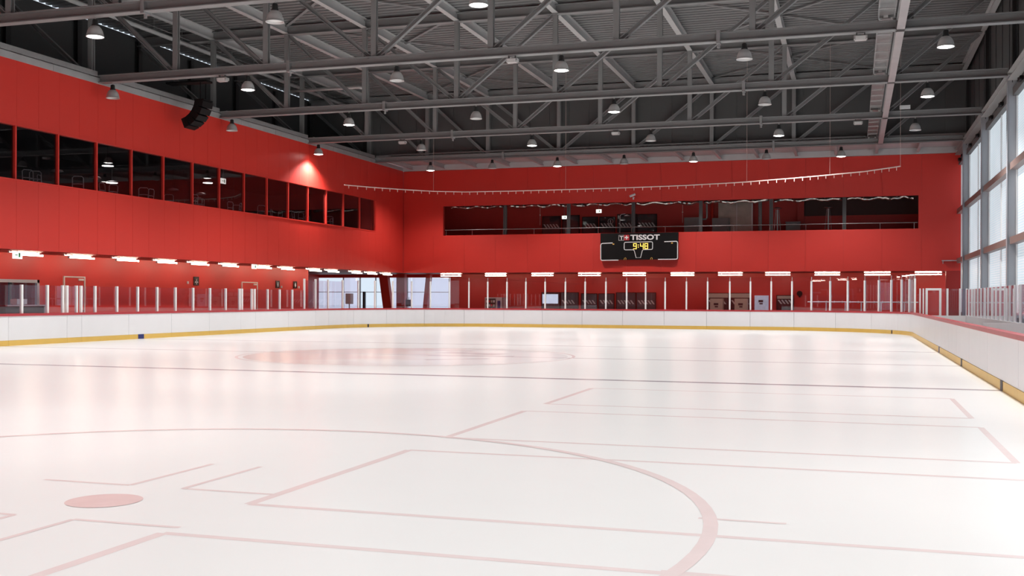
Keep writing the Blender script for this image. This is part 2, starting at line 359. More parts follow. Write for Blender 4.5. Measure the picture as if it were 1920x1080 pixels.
eb = MB().ibeam((5.6, NEAR, CH-.02), (5.6, WY, CH-.02), .3, .34, (0,0,1)).build('beam', 'steel_light'); tag(eb, 'pale steel eaves beam running above the right window wall', 'beam', None, 'structure')

# ------------------------------------------------------------------ left window band
win = thing('window_20', 'long band of dark upper-floor windows with red mullions in the left wall', 'window', (WX, Wy0, 5.66)); win['kind'] = 'structure'
pm = MB().box((0, .035, 0), (.02, 2.14-.035, 1.9)).mesh('pane'); pm.materials.append(M['glass_tint'])
mm = MB().box((0, -.035, 0), (.12, .035, 1.9)).mesh('mullion'); mm.materials.append(M['red_wall'])
for k in range(23):
    put('pane', pm, win, (-.14, k*2.14, 0)); put('mullion', mm, win, (-.16, k*2.14, 0))
put('mullion', mm, win, (-.16, 23*2.14, 0))
MB().box((WX-.2, Wy0, 5.62), (WX+.03, 60.97, 5.67)).build('window_sill', 'red_wall', win); MB().box((WX-.2, Wy0, 7.55), (WX+.02, 60.97, 7.6)).build('window_head', 'red_wall', win)
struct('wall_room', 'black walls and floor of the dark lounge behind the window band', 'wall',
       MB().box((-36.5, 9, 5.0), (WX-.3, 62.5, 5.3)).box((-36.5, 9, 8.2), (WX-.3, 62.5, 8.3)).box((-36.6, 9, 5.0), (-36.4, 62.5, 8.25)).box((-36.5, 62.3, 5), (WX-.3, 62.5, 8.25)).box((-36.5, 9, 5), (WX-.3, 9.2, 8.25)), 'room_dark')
# chairs in the lounge
ch = thing('lounge_chair', 'chrome chair', 'chair', (0,0,0), 'chairs behind the left windows')
MB().tube([(-.2,-.2,.44),(-.24,-.2,.86),(-.24,-.14,.92),(-.24,.14,.92),(-.24,.2,.86),(-.2,.2,.44)], .018, 6).build('back_frame', 'chair_metal', ch)
MB().box((-.22,-.2,.44), (.22,.2,.48)).build('seat', 'chair_seat', ch)
MB().tube([(-.23,-.17,.62),(-.25,0,.63),(-.23,.17,.62)], .02, 6).build('back_slat', 'chair_metal', ch)
lg = MB().cyl((0,0,0), (0,0,.45), .014, 6).mesh('leg'); lg.materials.append(M['chair_metal'])
for a in (-.19, .19):
    for c in (-.19, .19): put('leg', lg, ch, (a, c, 0))
CY = [32.6,33.3,34.3,35.2,37.4,38.1,39.2,40.0,42.1,42.7,43.8,44.6,46.3,47.1,47.9,48.7,51.0,51.8,52.6,53.4,55.6,56.4,57.9]
seen = {}
for i, y in enumerate(CY):
    c = ch if i == 0 else copy_tree(ch)
    c.location = (-28.8-.4*(i % 3), y, 5.3); c.rotation_euler.z = random.uniform(-1.2, 1.2) + (PI if i % 2 else 0)
    k = int((60.93-y)/2.14); j = seen.get(k, 0); seen[k] = j+1
    c['label'] = 'chrome framed chair, %s behind the %s dark window pane from the far end' % (ORD[j], ORD[k])
pd = thing('pendant_lamp', 'round pendant lamp', 'lamp', (0,0,0), 'pendant lamps in the lounge')
MB().lathe([(.03,.10),(.20,.06),(.26,.0),(.25,-.01),(.0,-.01)], 16).build('shade', 'lamp_shell', pd, True); MB().cyl((0,0,.08), (0,0,1.0), .008, 6).build('cord', 'black', pd)
pdl = copy_tree(pd)
MB().disc((0,0,-.02), .24, 16).build('diffuser', 'lens_on', pdl)
PD = [(39.22,7.2,1,'lit disc imitating a high-bay lamp reflection, eleventh window pane from the far end'),(39.5,6.5,1,'lit pendant disc low behind the eleventh window pane from the far end'),(46.8,7.25,1,'lit pendant disc behind the seventh dark window pane from the far end'),  # first disc imitates a high-bay lamp's reflection in the pane, not a pendant
      (36.1,6.6,0,'unlit grey pendant disc behind the twelfth window pane from the far end'),(38.4,6.57,0,'unlit grey pendant disc beside the low lit one in the lounge'),(43.93,6.61,0,'unlit grey pendant disc behind the eighth window pane from the far end'),(46.2,6.61,0,'unlit grey pendant disc below the lit one by the lounge exit sign')]
fl = {0: False, 1: False}
for y, z, on, lb in PD:
    src = pdl if on else pd
    c = src if not fl[on] else copy_tree(src); fl[on] = True
    c.location = (-30.6, y, z); c['label'] = lb
def exit_sign(c, w, h, axis, label, top=None):
    t = thing('exit_sign', label, 'sign', c, 'illuminated exit signs')
    if top: MB().cyl((c[0], c[1], c[2]+h/2), (c[0], c[1], top), .01, 5).build('hanger', 'steel', t)
    if axis == 'Y':
        MB().cbox(c, (.06, w, h)).build('housing', 'exit_lit', t); MB().cbox((c[0]+.035, c[1]+w*.15, c[2]), (.006, w*.18, h*.6)).cbox((c[0]+.035, c[1]-w*.2, c[2]), (.006, w*.3, h*.12)).build('pictogram', 'green', t)
    else:
        MB().cbox(c, (w, .06, h)).build('housing', 'exit_lit', t); MB().cbox((c[0]+w*.15, c[1]-.035, c[2]), (w*.18, .006, h*.5)).cbox((c[0]-w*.2, c[1]-.035, c[2]), (w*.3, .006, h*.12)).build('pictogram', 'green', t)
    return t
exit_sign((-29.6, 46.6, 7.28), .4, .26, 'Y', 'small lit exit sign behind the dark lounge windows', 8.2)
exit_sign((-28.25, 31.35, 3.02), .42, .26, 'Y', 'lit exit sign under the left overhang', 3.2)
exit_sign((-28.3, 47.35, 3.08), .4, .22, 'Y', 'exit sign in front of the tubes under the left overhang', 3.2)

# ------------------------------------------------------------------ trusses
NODE = [-32.5, -28.4, -24.55, -20.68, -16.33, -11.93, -7.53, -3.1, 1.35, 5.45]
tr0 = thing('roof_truss', 'truss', 'truss', (-16.33, 0, CH), 'roof trusses')
zb, zt = CH+.15, 13.65
MB().ibeam((NODE[0], 0, zb), (NODE[-1], 0, zb), .30, .30, (0,0,1), .03, .03).build('bottom_chord', 'steel', tr0)
MB().ibeam((NODE[0], 0, zt), (NODE[-1], 0, zt), .40, .30, (0,0,1), .03, .035).build('top_chord', 'steel', tr0)
for i, x in enumerate(NODE[1:-1]): MB().ibeam((x, 0, CH+.29), (x, 0, 13.46), .18, .20, (0,1,0)).build('post', 'steel', tr0)
for i in range(9):
    if NODE[i] < -16.4: p, q = (NODE[i]+.12, 0, 13.42), (NODE[i+1]-.16, 0, CH+.31)
    else: p, q = (NODE[i]+.16, 0, CH+.31), (NODE[i+1]-.12, 0, 13.42)
    MB().ibeam(p, q, .16, .16, (0,0,1)).build('diagonal', 'steel', tr0)
    g = NODE[i+1] if NODE[i] < -16.4 else NODE[i]
    sg = -1 if NODE[i] < -16.4 else 1
    MB().box((min(g, g+sg*.4), -.012, CH+.28), (max(g, g+sg*.4), .012, CH+.5)).build('gusset_plate', 'steel_dark', tr0)
for x in (-19.7, -4.17):
    MB().box((x-.06, -.17, CH-.06), (x+.06, .17, CH+.36)).cyl((x, 0, CH-.18), (x, 0, CH-.05), .05, 8).build('clamp', 'galv', tr0)
MB().box((1.22, -.165, CH-.005), (1.50, .165, CH+.31)).build('splice_plate', 'steel_dark', tr0)
for i, y in enumerate(TR):
    t = tr0 if i == 0 else copy_tree(tr0)
    t.location.y = y
    t['label'] = 'grey steel roof truss with posts and diagonals, ' + ORDT[i]
PX = [-28.4, -24.55, -20.68, -16.33, -11.93, -7.53, -3.1, 1.35]
for i, x in enumerate(PX):
    o = MB().ibeam((x, -5, DECK-.22), (x, 61.0, DECK-.22), .42, .24, (0,0,1), .02, .03).build('roof_purlin', 'steel_light')
    tag(o, 'pale steel roof purlin under the deck, %s counting from the left wall' % ORD[i], 'purlin', 'roof purlins')
o = MB().ibeam((5.5, -5, DECK-.2), (5.5, 61.0, DECK-.2), .38, .22, (0,0,1)).build('roof_purlin', 'steel_light'); tag(o, 'pale roof edge beam above the right window wall', 'purlin', 'roof purlins')
BR = []
for k in (1, 2, 3):
    for a, b in ((3, 1), (5, 7), (1, 3), (7, 5)): BR.append((a, b, k))
bn = {0: 'last', 1: 'second last', 2: 'third last', 3: 'fourth last'}
sd = {(3,1): 'slanting left', (1,3): 'crossing from the left', (5,7): 'slanting right', (7,5): 'crossing from the right'}
for a, b, k in BR:
    o = MB().bar((PX[a], TR[k]+.1, DECK-.1), (PX[b], TR[k-1]-.1, DECK-.1), .14, .02).build('roof_brace', 'steel')
    tag(o, 'flat diagonal roof brace %s in the %s roof bay' % (sd[(a,b)], bn[k-1]), 'brace', 'roof braces')
# pipe along the left, under the deck
t = thing('ceiling_pipe', 'long pale pipe under the roof near the left grey wall', 'pipe', (-29.6, 20, 13.3))
MB().cyl((-29.6, 12, 13.3), (-29.6, 60.9, 13.3), .10, 10).build('pipe', 'soffit_light', t, True)
MB().cyl((-29.55, 12, 13.52), (-29.55, 60.9, 13.52), .015, 5).build('rod', 'steel', t)
for y in [20+2.1*i for i in range(19)]: MB().cyl((-29.58, y, 13.3), (-29.58, y, 13.93), .012, 5).build('hanger', 'steel', t)
# cross pipe at far truss
t = MB().tube([(-28.2, 50.8, 12.4), (-24.3, 50.8, 12.4), (-24.1, 50.8, 12.35)], .08, 8).build('ceiling_pipe', 'steel_light', None, True); tag(t, 'short pale cross pipe hanging behind the second truss from the far wall', 'pipe')
# flashing on top of the red wall
ft = thing('trim_3', 'grey metal flashing along the top of the left red wall', 'flashing', (WX, 20, WTOP)); ft['kind'] = 'structure'
y = 20.0
while y < 65:
    MB().box((WX-.25, y+.01, WTOP), (WX+.03, min(y+3.2, 65.2)-.01, WTOP+.24)).build('flashing_strip', 'flashing', ft); y += 3.2
bays = ['last', 'second last', 'third last', 'fourth last']
for k in range(4):
    ya, yb = TR[k+1]+.3, TR[k]-.3
    t = thing('cable_tray', 'wire cable tray above the left red wall in the %s truss bay' % bays[k], 'cable tray', (WX-.05, ya, 10.15), 'cable trays on the left wall')
    for x in (WX-.30, WX+.12): MB().box((x-.015, ya, 10.065), (x+.015, yb, 10.26)).build('side_rail', 'galv', t)
    mb = MB(); y = ya+.1
    while y < yb: mb.box((WX-.3, y, 10.17), (WX+.12, y+.03, 10.19)); y += .22
    mb.build('rungs', 'galv', t)['kind'] = 'stuff'
    mb = MB()
    for q in range(3): mb.tube([(WX-.22+.1*q, ya, 10.21), (WX-.2+.1*q, (ya+yb)/2, 10.205), (WX-.22+.1*q, yb, 10.21)], .02, 5)
    mb.build('cables', 'black', t)
# catwalk beam and tray on the right
t = MB().ibeam((1.37, -5, CH+.15), (1.37, 60.85, CH+.15), .31, .24, (0,0,1)).build('catwalk_beam', 'flashing'); tag(t, 'pale longitudinal beam through the bottom chords beside the right-hand ladder tray', 'beam')
for k in range(5):
    ya, yb = TR[k+1]+.2, TR[k]-.2
    t = thing('ladder_tray', 'galvanised ladder tray beside the pale beam, %s truss bay' % (bays+['fifth last'])[k], 'cable tray', (1.0, ya, CH+.4), 'ladder trays beside the beam')
    for x in (.72, 1.18): MB().box((x-.02, ya, CH+.34), (x+.02, yb, CH+.46)).build('side_rail', 'galv', t)
    MB().box((.72, ya, CH+.45), (1.18, yb, CH+.47)).build('tray_sheet', 'galv', t)
    y = ya+.3
    while y < yb-.1: MB().box((.70, y, CH+.32), (1.2, y+.05, CH+.36)).build('rung', 'steel_light', t); y += 1.3
    for y in (ya, yb):
        for x in (.78, 1.12): MB().cyl((x, y, CH+.3), (x, y, CH+.36), .05, 8).build('bolt', 'steel_light', t)
t = thing('cable_tray', 'thin cable tray lying on the bottom chord nearest the far wall', 'cable tray', (-10, 60.8, 10.2))
MB().box((-27, 60.62, CH+.36), (.6, 60.65, CH+.44)).box((-27, 60.98, CH+.36), (.6, 61.0, CH+.44)).build('side_rail', 'steel_dark', t)
mb = MB()
for i in range(88): mb.box((-26.9+.31*i, 60.64, CH+.37), (-26.87+.31*i, 60.98, CH+.39))
mb.build('rungs', 'steel_dark', t)['kind'] = 'stuff'

# ------------------------------------------------------------------ high-bay lamps
lamp = thing('high_bay_lamp', 'lamp', 'lamp', (0,0,0), 'high-bay lamps under the trusses')   # origin at the chord underside
MB().cyl((0,0,-.10), (0,0,.0), .008, 6).tube([(0,0,-.02),(.03,0,-.05),(0,0,-.09),(-.03,0,-.05),(0,0,-.02)], .007, 5).build('hook', 'steel_light', lamp)
MB().lathe([(0,-.08),(.06,-.08),(.08,-.11),(.085,-.22),(.10,-.24),(.105,-.29),(.06,-.31)], 14).build('ballast_housing', 'lamp_black', lamp, True)
MB().lathe([(.07,-.27),(.12,-.29),(.17,-.34),(.215,-.42),(.24,-.51),(.25,-.58),(.262,-.585),(.262,-.605),(.235,-.60),(.225,-.51),(.20,-.43),(.155,-.36),(.1,-.31)], 24).build('reflector', 'lamp_shell', lamp, True)
lit = copy_tree(lamp)
def part(o, nm): return [c for c in o.children if c.name.split('.')[0] == nm][0]
MB().disc((0,0,-.545), .228, 24).build('lens', 'lens_off', part(lamp, 'reflector'))
MB().lathe([(.236,-.592),(.16,-.615),(.0,-.63)], 16).build('lens', 'lens_on', part(lit, 'reflector'), True)
sl = bpy.data.lights.new('bulb', 'SPOT'); sl.energy = LAMP_W; sl.spot_size = math.radians(136); sl.spot_blend = .6; sl.shadow_soft_size = .2; sl.color = (1, .985, .97)
so = bpy.data.objects.new('bulb', sl); COL.objects.link(so); so.parent = lit; so.location = (0, 0, -.66)
sl2 = sl.copy(); sl2.energy = LAMP_W*.6
ROW6 = [-27.4, -21.45, -15.45, -9.42, -3.35, 2.67]
ROW7 = [-24.34, -20.41, -16.42, -12.48, -8.54, -4.55, -.63]
ON = {0: [1,0,1,0,1,0,1], 1: [1,0,1,0,1,0], 2: [0,1,0,1,0,1], 3: [0,1,0,1,0,1]}
used = {0: False, 1: False}
for k, y in reversed(list(enumerate(TR))):
    xs = ROW7 if k == 0 else ROW6
    on = ON.get(k, [0,1,0,1,0,1])
    for i, x in enumerate(xs):
        s = on[i]; src = lit if s else lamp
        o = src if not used[s] else copy_tree(src)
        used[s] = True
        o.location = (x, y, CH)
        if s and k == 0:
            for c in o.children:
                if c.type == 'LIGHT': c.data = sl2
        o['label'] = '%s bell-shaped high-bay lamp, %s from left, truss %s' % ('lit' if s else 'unlit', ORD[i], ORDT[k])
# small floodlights clamped to the chords
def flood(x, y, label):
    t = thing('flood_light', label, 'floodlight', (x, y, CH), 'small floodlights on the chords')
    MB().box((x-.2, y-.09, CH-.2), (x+.2, y+.14, CH-.1)).box((x-.17, y-.11, CH-.24), (x+.17, y+.1, CH-.19)).build('body', 'lamp_shell', t)
    MB().box((x-.15, y-.115, CH-.235), (x+.15, y-.1, CH-.12)).build('lens', 'lens_off', t)
    MB().box((x-.14, y-.04, CH-.1), (x-.1, y+.04, CH)).box((x+.1, y-.04, CH-.1), (x+.14, y+.04, CH)).build('bracket', 'steel_dark', t)
for k in (3, 1):
    w = 'fourth truss from the far wall' if k == 3 else 'second truss from the far wall'
    for x, p in ((-22.5, 'leftmost'), (-11.15, 'middle'), (.2, 'rightmost')): flood(x, TR[k]-.05, 'small floodlight clamped under the %s, %s one' % (w, p))
t = MB().box((2.0, 52.1, CH+.36), (2.45, 52.35, CH+.52)).build('junction_box', 'white'); tag(t, 'small white junction box on top of a chord near the right columns', 'junction box')

# ------------------------------------------------------------------ loudspeaker array on the left wall
t = thing('line_array_speaker', 'curved black line-array loudspeaker hanging in front of the left red wall', 'loudspeaker', (-26.9, 40.0, 10.0))
pp = Vector((-26.55, 40.3, 9.95)); ang = math.radians(12)
for i in range(5):
    d = Vector((-math.sin(ang), 0, -math.cos(ang))); q = pp + d*.27
    MB().bar(pp, q - d*.015, .75, .42, (math.cos(ang), 0, -math.sin(ang))).build('cabinet', 'black', t)
    pp = q; ang += math.radians(14)
MB().box((-26.8, 39.95, 9.93), (-26.35, 40.65, 10.0)).cyl((-26.6, 40.1, 9.98), (-26.6, 40.1, 10.75), .02, 6).cyl((-26.6, 40.5, 9.98), (-26.6, 40.5, 10.75), .02, 6).build('flying_frame', 'black', t)
MB().bar((-28.3, 40.3, 10.78), (-26.3, 40.3, 10.78), .5, .08).build('support_arm', 'black', t)

# ------------------------------------------------------------------ fluorescent lights under the overhangs
def tube_light(x, y, ax, label, L=1.5):
    t = thing('strip_light', label, 'light', (x, y, SOF), 'twin-tube strip lights')
    if ax == 'X':
        MB().box((x-L/2, y+.08, SOF-.04), (x+L/2, y+.16, SOF)).box((x-L/2+.2, y-.01, SOF-.15), (x-L/2+.23, y+.12, SOF)).box((x+L/2-.23, y-.01, SOF-.15), (x+L/2-.2, y+.12, SOF)).build('housing', 'fixture', t)
        for d in (.04, .175): MB().cyl((x-L/2+.03, y, SOF-d), (x+L/2-.03, y, SOF-d), .03, 5, caps=False).build('tube', 'tube', t)
        for e in (-L/2, L/2-.04): MB().box((x+e, y-.03, SOF-.075), (x+e+.04, y+.03, SOF)).box((x+e, y-.03, SOF-.21), (x+e+.04, y+.03, SOF-.14)).build('end_cap', 'fixture', t)
    else:
        MB().box((x-.16, y-L/2, SOF-.04), (x-.08, y+L/2, SOF)).box((x-.10, y-L/2+.2, SOF-.15), (x+.01, y-L/2+.23, SOF)).box((x-.10, y+L/2-.23, SOF-.15), (x+.01, y+L/2-.2, SOF)).build('housing', 'fixture', t)
        for d, e in ((.04, -.22), (.14, 0)): MB().cyl((x+e, y-L/2+.03, SOF-d), (x+e, y+L/2-.03, SOF-d), .03, 5, caps=False).build('tube', 'tube', t)
        for e in (-L/2, L/2-.04): MB().box((x-.03, y+e, SOF-.175), (x+.03, y+e+.04, SOF-.10)).box((x-.25, y+e, SOF-.075), (x-.19, y+e+.04, SOF)).build('end_cap', 'fixture', t)
FX = [-25.2, -22.1, -18.95, -15.87, -13.0, -10.0, -7.1, -4.3, -1.45, 1.36, 4.14]
for i, x in enumerate(FX): tube_light(x, 66.7, 'X', 'glowing twin-tube strip light under the far overhang, %s from the left' % ORD[i])
FYL = [29.0, 32.35, 35.2, 38.0, 40.7, 43.2, 45.75, 48.9, 51.3, 54.4, 56.6, 59.7, 61.9, 64.2]
for i, y in enumerate(FYL): tube_light(-28.65, y, 'Y', 'glowing twin-tube strip light under the left overhang, %s from the near end' % ORD[i])

# ------------------------------------------------------------------ dasher boards and glass
L1 = YB-RR-Y0; AR = PI/2*RR; L2 = (XR-RR)-(XL+RR); TOT = 2*L1+2*AR+L2
def path(s):
    if s < L1: return Vector((XL, Y0+s, 0)), Vector((-1, 0, 0))
    s -= L1
    if s < AR:
        a = PI-s/RR; n = Vector((math.cos(a), math.sin(a), 0)); return Vector((XL+RR, YB-RR, 0))+n*RR, n
    s -= AR
    if s < L2: return Vector((XL+RR+s, YB, 0)), Vector((0, 1, 0))
    s -= L2
    if s < AR:
        a = PI/2-s/RR; n = Vector((math.cos(a), math.sin(a), 0)); return Vector((XR-RR, YB-RR, 0))+n*RR, n
    s -= AR
    return Vector((XR, YB-RR-s, 0)), Vector((1, 0, 0))
def strip(s0, s1, o0, o1, z0, z1):
    m = max(1, int((s1-s0)/.45)) if (L1-.5 < s1 and s0 < TOT-L1+.5) else 1
    vs = []
    for k in range(m+1):
        p, n = path(s0+(s1-s0)*k/m)
        for o, z in ((o0, z0), (o1, z0), (o1, z1), (o0, z1)): vs.append((p+n*o)[:2] + (z,))
    fs = []
    for k in range(m):
        for j in range(4): fs.append((4*k+j, 4*k+(j+1) % 4, 4*k+4+(j+1) % 4, 4*k+4+j))
    fs += [(3, 2, 1, 0), (4*m, 4*m+1, 4*m+2, 4*m+3)]
    return MB().add(vs, fs)
seams = [0, 4.0, 8.0, 12.0, 16.0, 19.0, 21.6, 24.1, 26.75, 27.47, 30.0, 32.6, 35.2, 37.6, 38.8, 41.7, 44.4, L1]
s = L1
while s < TOT-L1-1: s = min(s+2.2, TOT-L1) if s+2.2 < TOT-L1-.8 else TOT-L1; seams.append(s)
seams += [TOT-L1+d for d in (2.0, 5.0, 8.2, 10.2, 13.2, 15.6, 18.2, 20.6, 23.6, 27, 31, 35, 40, L1)]
SIDE = [(0, L1, 'white dasher boards with yellow kick strip along the left side of the rink'), (L1, TOT-L1, 'white dasher boards curving around the far end of the rink'), (TOT-L1, TOT, 'white dasher boards along the right side of the rink beside the bench')]
for a, b, lb in SIDE:
    p, n = path((a+b)/2)
    t = thing('dasher_boards', lb, 'rink boards', p, 'rink boards')
    for s0, s1 in zip(seams[:-1], seams[1:]):
        if s0 < a-.01 or s1 > b+.01: continue
        g = .006
        strip(s0+g, s1-g, 0, .06, .17, .93).build('board_panel', 'board', t)
        strip(s0+.003, s1-.003, -.012, .05, .0, .168).build('kick_plate', 'yellow', t)
        strip(s0, s1, .065, .10, .0, .93).build('backing', 'mark_dark', t)
        strip(s0+.002, s1-.002, -.02, .16, .93, 1.01).build('cap_rail', 'red_cap', t)
    for y, w, mt in ((20.15, .3, 'mark_dark'), (27.3, .3, 'mark_dark'), (34.2, .34, 'mark_blue'), (52.4, .1, 'mark_dark')):
        for sx in (0, 1):
            if y < YB-RR: sm = (y-Y0) if sx == 0 else TOT-(y-Y0)
            else:
                aa = math.asin((y-(YB-RR))/RR)*RR; sm = L1+aa if sx == 0 else TOT-L1-aa
            if y == 27.3 and sx == 0: continue
            if a <= sm < b: strip(sm-w/2, sm+w/2, -.018, .0, .004, .172).build('line_mark', mt, t)
LP = [21.2, 22.4, 23.58, 24.75, 25.91, 26.63, 26.84, 27.31, 27.54, 28.26, 29.44, 30.63, 31.8, 32.97, 34.16, 35.36, 36.53, 37.6, 37.81, 38.6, 38.85, 39.97, 41.05, 42.23, 43.41]
BP = [43.41, 44.55, 45.89, 47.23, 48.41, 49.53, 50.62, 51.71, 52.75, 53.79, 54.85, 55.88, 56.96, 58.04, 59.13, 60.26, 61.35, 62.48, 63.6, 64.61, 65.64, 66.75, 67.84, 68.97, 70.01, 71.04, 72.07, 73.06, 74.05, 75.03, 76.06, 77.01, 77.98, 78.97, 79.96, 81.42]
pmesh = {}
def gpost(s, z1, parent, w=.075):
    p, n = path(s); key = (round(z1, 2), w)
    if key not in pmesh:
        me = MB().box((-w/2, -.04, 0), (w/2, .04, z1-1.01)).mesh('post'); me.materials.append(M['post_white']); pmesh[key] = me
    o = put('post', pmesh[key], parent, p+n*.09+Vector((0,0,1.01))-wloc(parent)); o.rotation_euler.z = math.atan2(n.y, n.x)-PI/2
for lst, zp, zg, skip, lb in ((LP, 1.93, 1.91, (), 'low row of clear glass shields with white posts on the left boards'), (BP, 2.47, 2.66, (4, 5), 'tall glass shields with white posts around the far end boards')):
    p, n = path((lst[0]+lst[-1])/2)
    t = thing('shield_glass', lb, 'glass shield', (p.x, p.y, 1.01), 'glass shields')
    for i, s in enumerate(lst):
        if lst is BP or i < len(lst)-1: gpost(s, zp, t)
    for i, (s0, s1) in enumerate(zip(lst[:-1], lst[1:])):
        if i in skip or s1-s0 < .3: continue
        strip(s0+.04, s1-.04, .085, .097, 1.02, zg if not (lst is BP and i < 3) else 2.4).build('glass_pane', 'glass', t)
        c, n2 = path((s0+s1)/2)
        o = MB().box((-.04, -.03, 0), (.04, .03, .05)).box((-.015, -.03, -.05), (.015, .03, 0)).build('glass_clip', 'white', t)
        o.location = c+n2*.05+Vector((0,0,1.10))-wloc(t); o.rotation_euler.z = math.atan2(n2.y, n2.x)-PI/2
    if lst is BP:
        for i, s in enumerate(lst[8:], 8):
            p, n = path(s); q = p+n*.09
            MB().box((q.x-.012, q.y-.012, 2.47), (q.x+.012, q.y+.012, 2.68)).build('pane_clamp', 'steel_light', t)

# bench enclosure on the right
t = thing('bench_enclosure', 'glass enclosure with white posts around the bench behind the right boards', 'glass enclosure', (4.5, 40, 0))
MB().box((2.62, 49.0, 0), (4.6, 49.1, .9)).build('base_wall', 'white', t)
MB().box((4.5, 12, 0), (4.6, 48.98, .9)).build('base_wall', 'board', t)
for x, w in ((2.72, .05), (2.85, .05), (2.98, .09), (3.52, .09), (3.80, .08), (4.29, .07), (4.55, .07)): MB().box((x-w/2, 49.0, .9), (x+w/2, 49.08, 2.04)).build('post', 'post_white', t)
MB().box((2.94, 49.01, 1.96), (3.56, 49.07, 2.05)).build('gate_header', 'post_white', t)
for x0, x1 in ((2.6, 2.94), (3.02, 3.48), (3.57, 3.76), (3.84, 4.26), (4.32, 4.52)): MB().box((x0, 49.03, .92), (x1, 49.042, 2.02)).build('glass_pane', 'glass', t)
y = 47.9
while y > 13:
    MB().box((4.5, y-.035, .9), (4.58, y+.035, 2.0)).build('post', 'post_white', t)
    MB().box((4.53, y+.04, .92), (4.542, y+1.06, 1.99)).build('glass_pane', 'glass', t); y -= 1.1
t = thing('bench_divider', 'white divider panel with a grey tube outline behind the right boards', 'panel', (3.6, 27, 0))
MB().box((2.85, 27.0, 0), (4.45, 27.06, 1.02)).build('panel', 'white', t)
MB().tube([(3.35, 24.0, .3), (3.35, 24.0, .92), (3.38, 24.0, .95), (4.4, 24.0, .95)], .015, 6).box((3.36, 24.02, .3), (4.45, 24.05, .93)).build('gate_outline', 'steel', t)
t = thing('player_bench', 'long dark-topped bench behind the right boards', 'bench', (3.6, 34, 0))
MB().box((3.2, 28.5, .42), (3.6, 46, .48)).build('seat', 'mark_dark', t)
for y in (29, 33, 37, 41, 45.5): MB().box((3.25, y, -.26), (3.55, y+.08, .42)).build('leg', 'steel', t)
t = MB().box((4.65, 44.6, .9), (5.1, 46.2, 1.06)).box((4.68, 44.7, 1.06), (5.05, 46.1, 1.14)).build('equipment_case', 'steel_dark'); tag(t, 'small dark case standing behind the bench glass by the windows', 'case')

# ------------------------------------------------------------------ scoreboard
SX0, SX1, SZ0, SZ1, SY = -14.78, -10.03, 3.95, 5.57, 64.98
t = thing('scoreboard', 'black scoreboard reading 9:48 with white lettering on the far red wall', 'scoreboard', ((SX0+SX1)/2, SY, SZ0))
MB().box((SX0, SY, SZ0), (SX1, WY, SZ1)).build('housing', 'black', t)
U = (SX1-SX0)/1385.0
def sp(px, py): return (SX0+(px-247)*U, SY-.015, SZ1-(py-160)*U*1.02)
def outline(pts, r=.028): MB().tube([sp(*p) for p in pts], r, 6).build('white_outline', 'white_print', t)
outline([(470,332),(285,338),(262,348),(255,370),(255,610),(262,628),(285,634),(575,632)])
outline([(1395,320),(1605,316),(1622,325),(1628,345),(1628,600),(1620,618),(1600,624),(1285,624)])
outline([(850,455),(705,455),(685,448),(680,430),(680,345),(686,328),(705,322),(1165,318),(1182,325),(1188,340),(1188,430),(1180,447),(1160,452),(1020,455),(1005,470),(975,590),(895,592),(865,480),(850,455)], .022)
def text(s, px, py, h, mat, name, bold=.0, stretch=1.0):
    cu = bpy.data.curves.new('t', 'FONT'); cu.body = s; cu.size = 1.0; cu.offset = bold; cu.resolution_u = 3; cu.extrude = .01
    tmp = bpy.data.objects.new('t', cu); COL.objects.link(tmp); dg = bpy.context.evaluated_depsgraph_get(); dg.update()
    me = bpy.data.meshes.new_from_object(tmp.evaluated_get(dg)); bpy.data.objects.remove(tmp)
    xs = [v.co.x for v in me.vertices]; ys = [v.co.y for v in me.vertices]; hh = max(ys)-min(ys); k = h/hh
    p = sp(px, py); x0, y0 = min(xs), min(ys)
    for v in me.vertices: v.co = Vector(((v.co.x-x0)*k*stretch, -v.co.z*.5, (v.co.y-y0)*k))
    me.materials.clear(); me.materials.append(M[mat])
    o = put(name, me, t, Vector(p)-wloc(t)); return o
text('TISSOT', 790, 285, 95*U, 'white_print', 'lettering', .035, 545/ (4.35*95))
text('T', 598, 277, 66*U, 'white_print', 'logo_letter', .03, 1.15)
a, b = sp(675, 288), sp(770, 192); MB().box((a[0], SY-.02, a[2]), (b[0], SY, b[2])).build('logo_square', 'logo_red', t)
a, b = sp(582, 288), sp(672, 198)
MB().tube([(a[0], SY-.015, a[2]), (a[0], SY-.015, b[2]), (b[0], SY-.015, b[2]), (b[0], SY-.015, a[2]), (a[0], SY-.015, a[2])], .012, 4).build('logo_frame', 'white_print', t)
a, b = sp(690, 248), sp(756, 230); c, d = sp(714, 274), sp(732, 206)
MB().box((a[0], SY-.03, a[2]), (b[0], SY-.015, b[2])).box((c[0], SY-.03, c[2]), (d[0], SY-.015, d[2])).build('logo_cross', 'white_print', t)
SEG = {'9': 'abcdfg', '4': 'bcfg', '8': 'abcdefg'}
def digit(ch, px):
    w, h, y0 = 62, 100, 342; k = 12
    R = {'a': (px, y0, px+w, y0+k), 'd': (px, y0+h-k, px+w, y0+h), 'g': (px, y0+h/2-k/2, px+w, y0+h/2+k/2), 'f': (px, y0, px+k, y0+h/2), 'b': (px+w-k, y0, px+w, y0+h/2), 'e': (px, y0+h/2, px+k, y0+h), 'c': (px+w-k, y0+h/2, px+w, y0+h)}
    mb = MB()
    for sgm in SEG[ch]:
        x0, ya, x1, yb = R[sgm]; p, q = sp(x0, yb), sp(x1, ya); mb.box((p[0], SY-.02, p[2]), (q[0], SY, q[2]))
    mb.build('led_digit', 'led', t)
digit('9', 842); digit('4', 966); digit('8', 1044)
for yy in (372, 408):
    p, q = sp(926, yy+8), sp(940, yy-8); MB().box((p[0], SY-.02, p[2]), (q[0], SY, q[2])).build('led_colon', 'led', t)
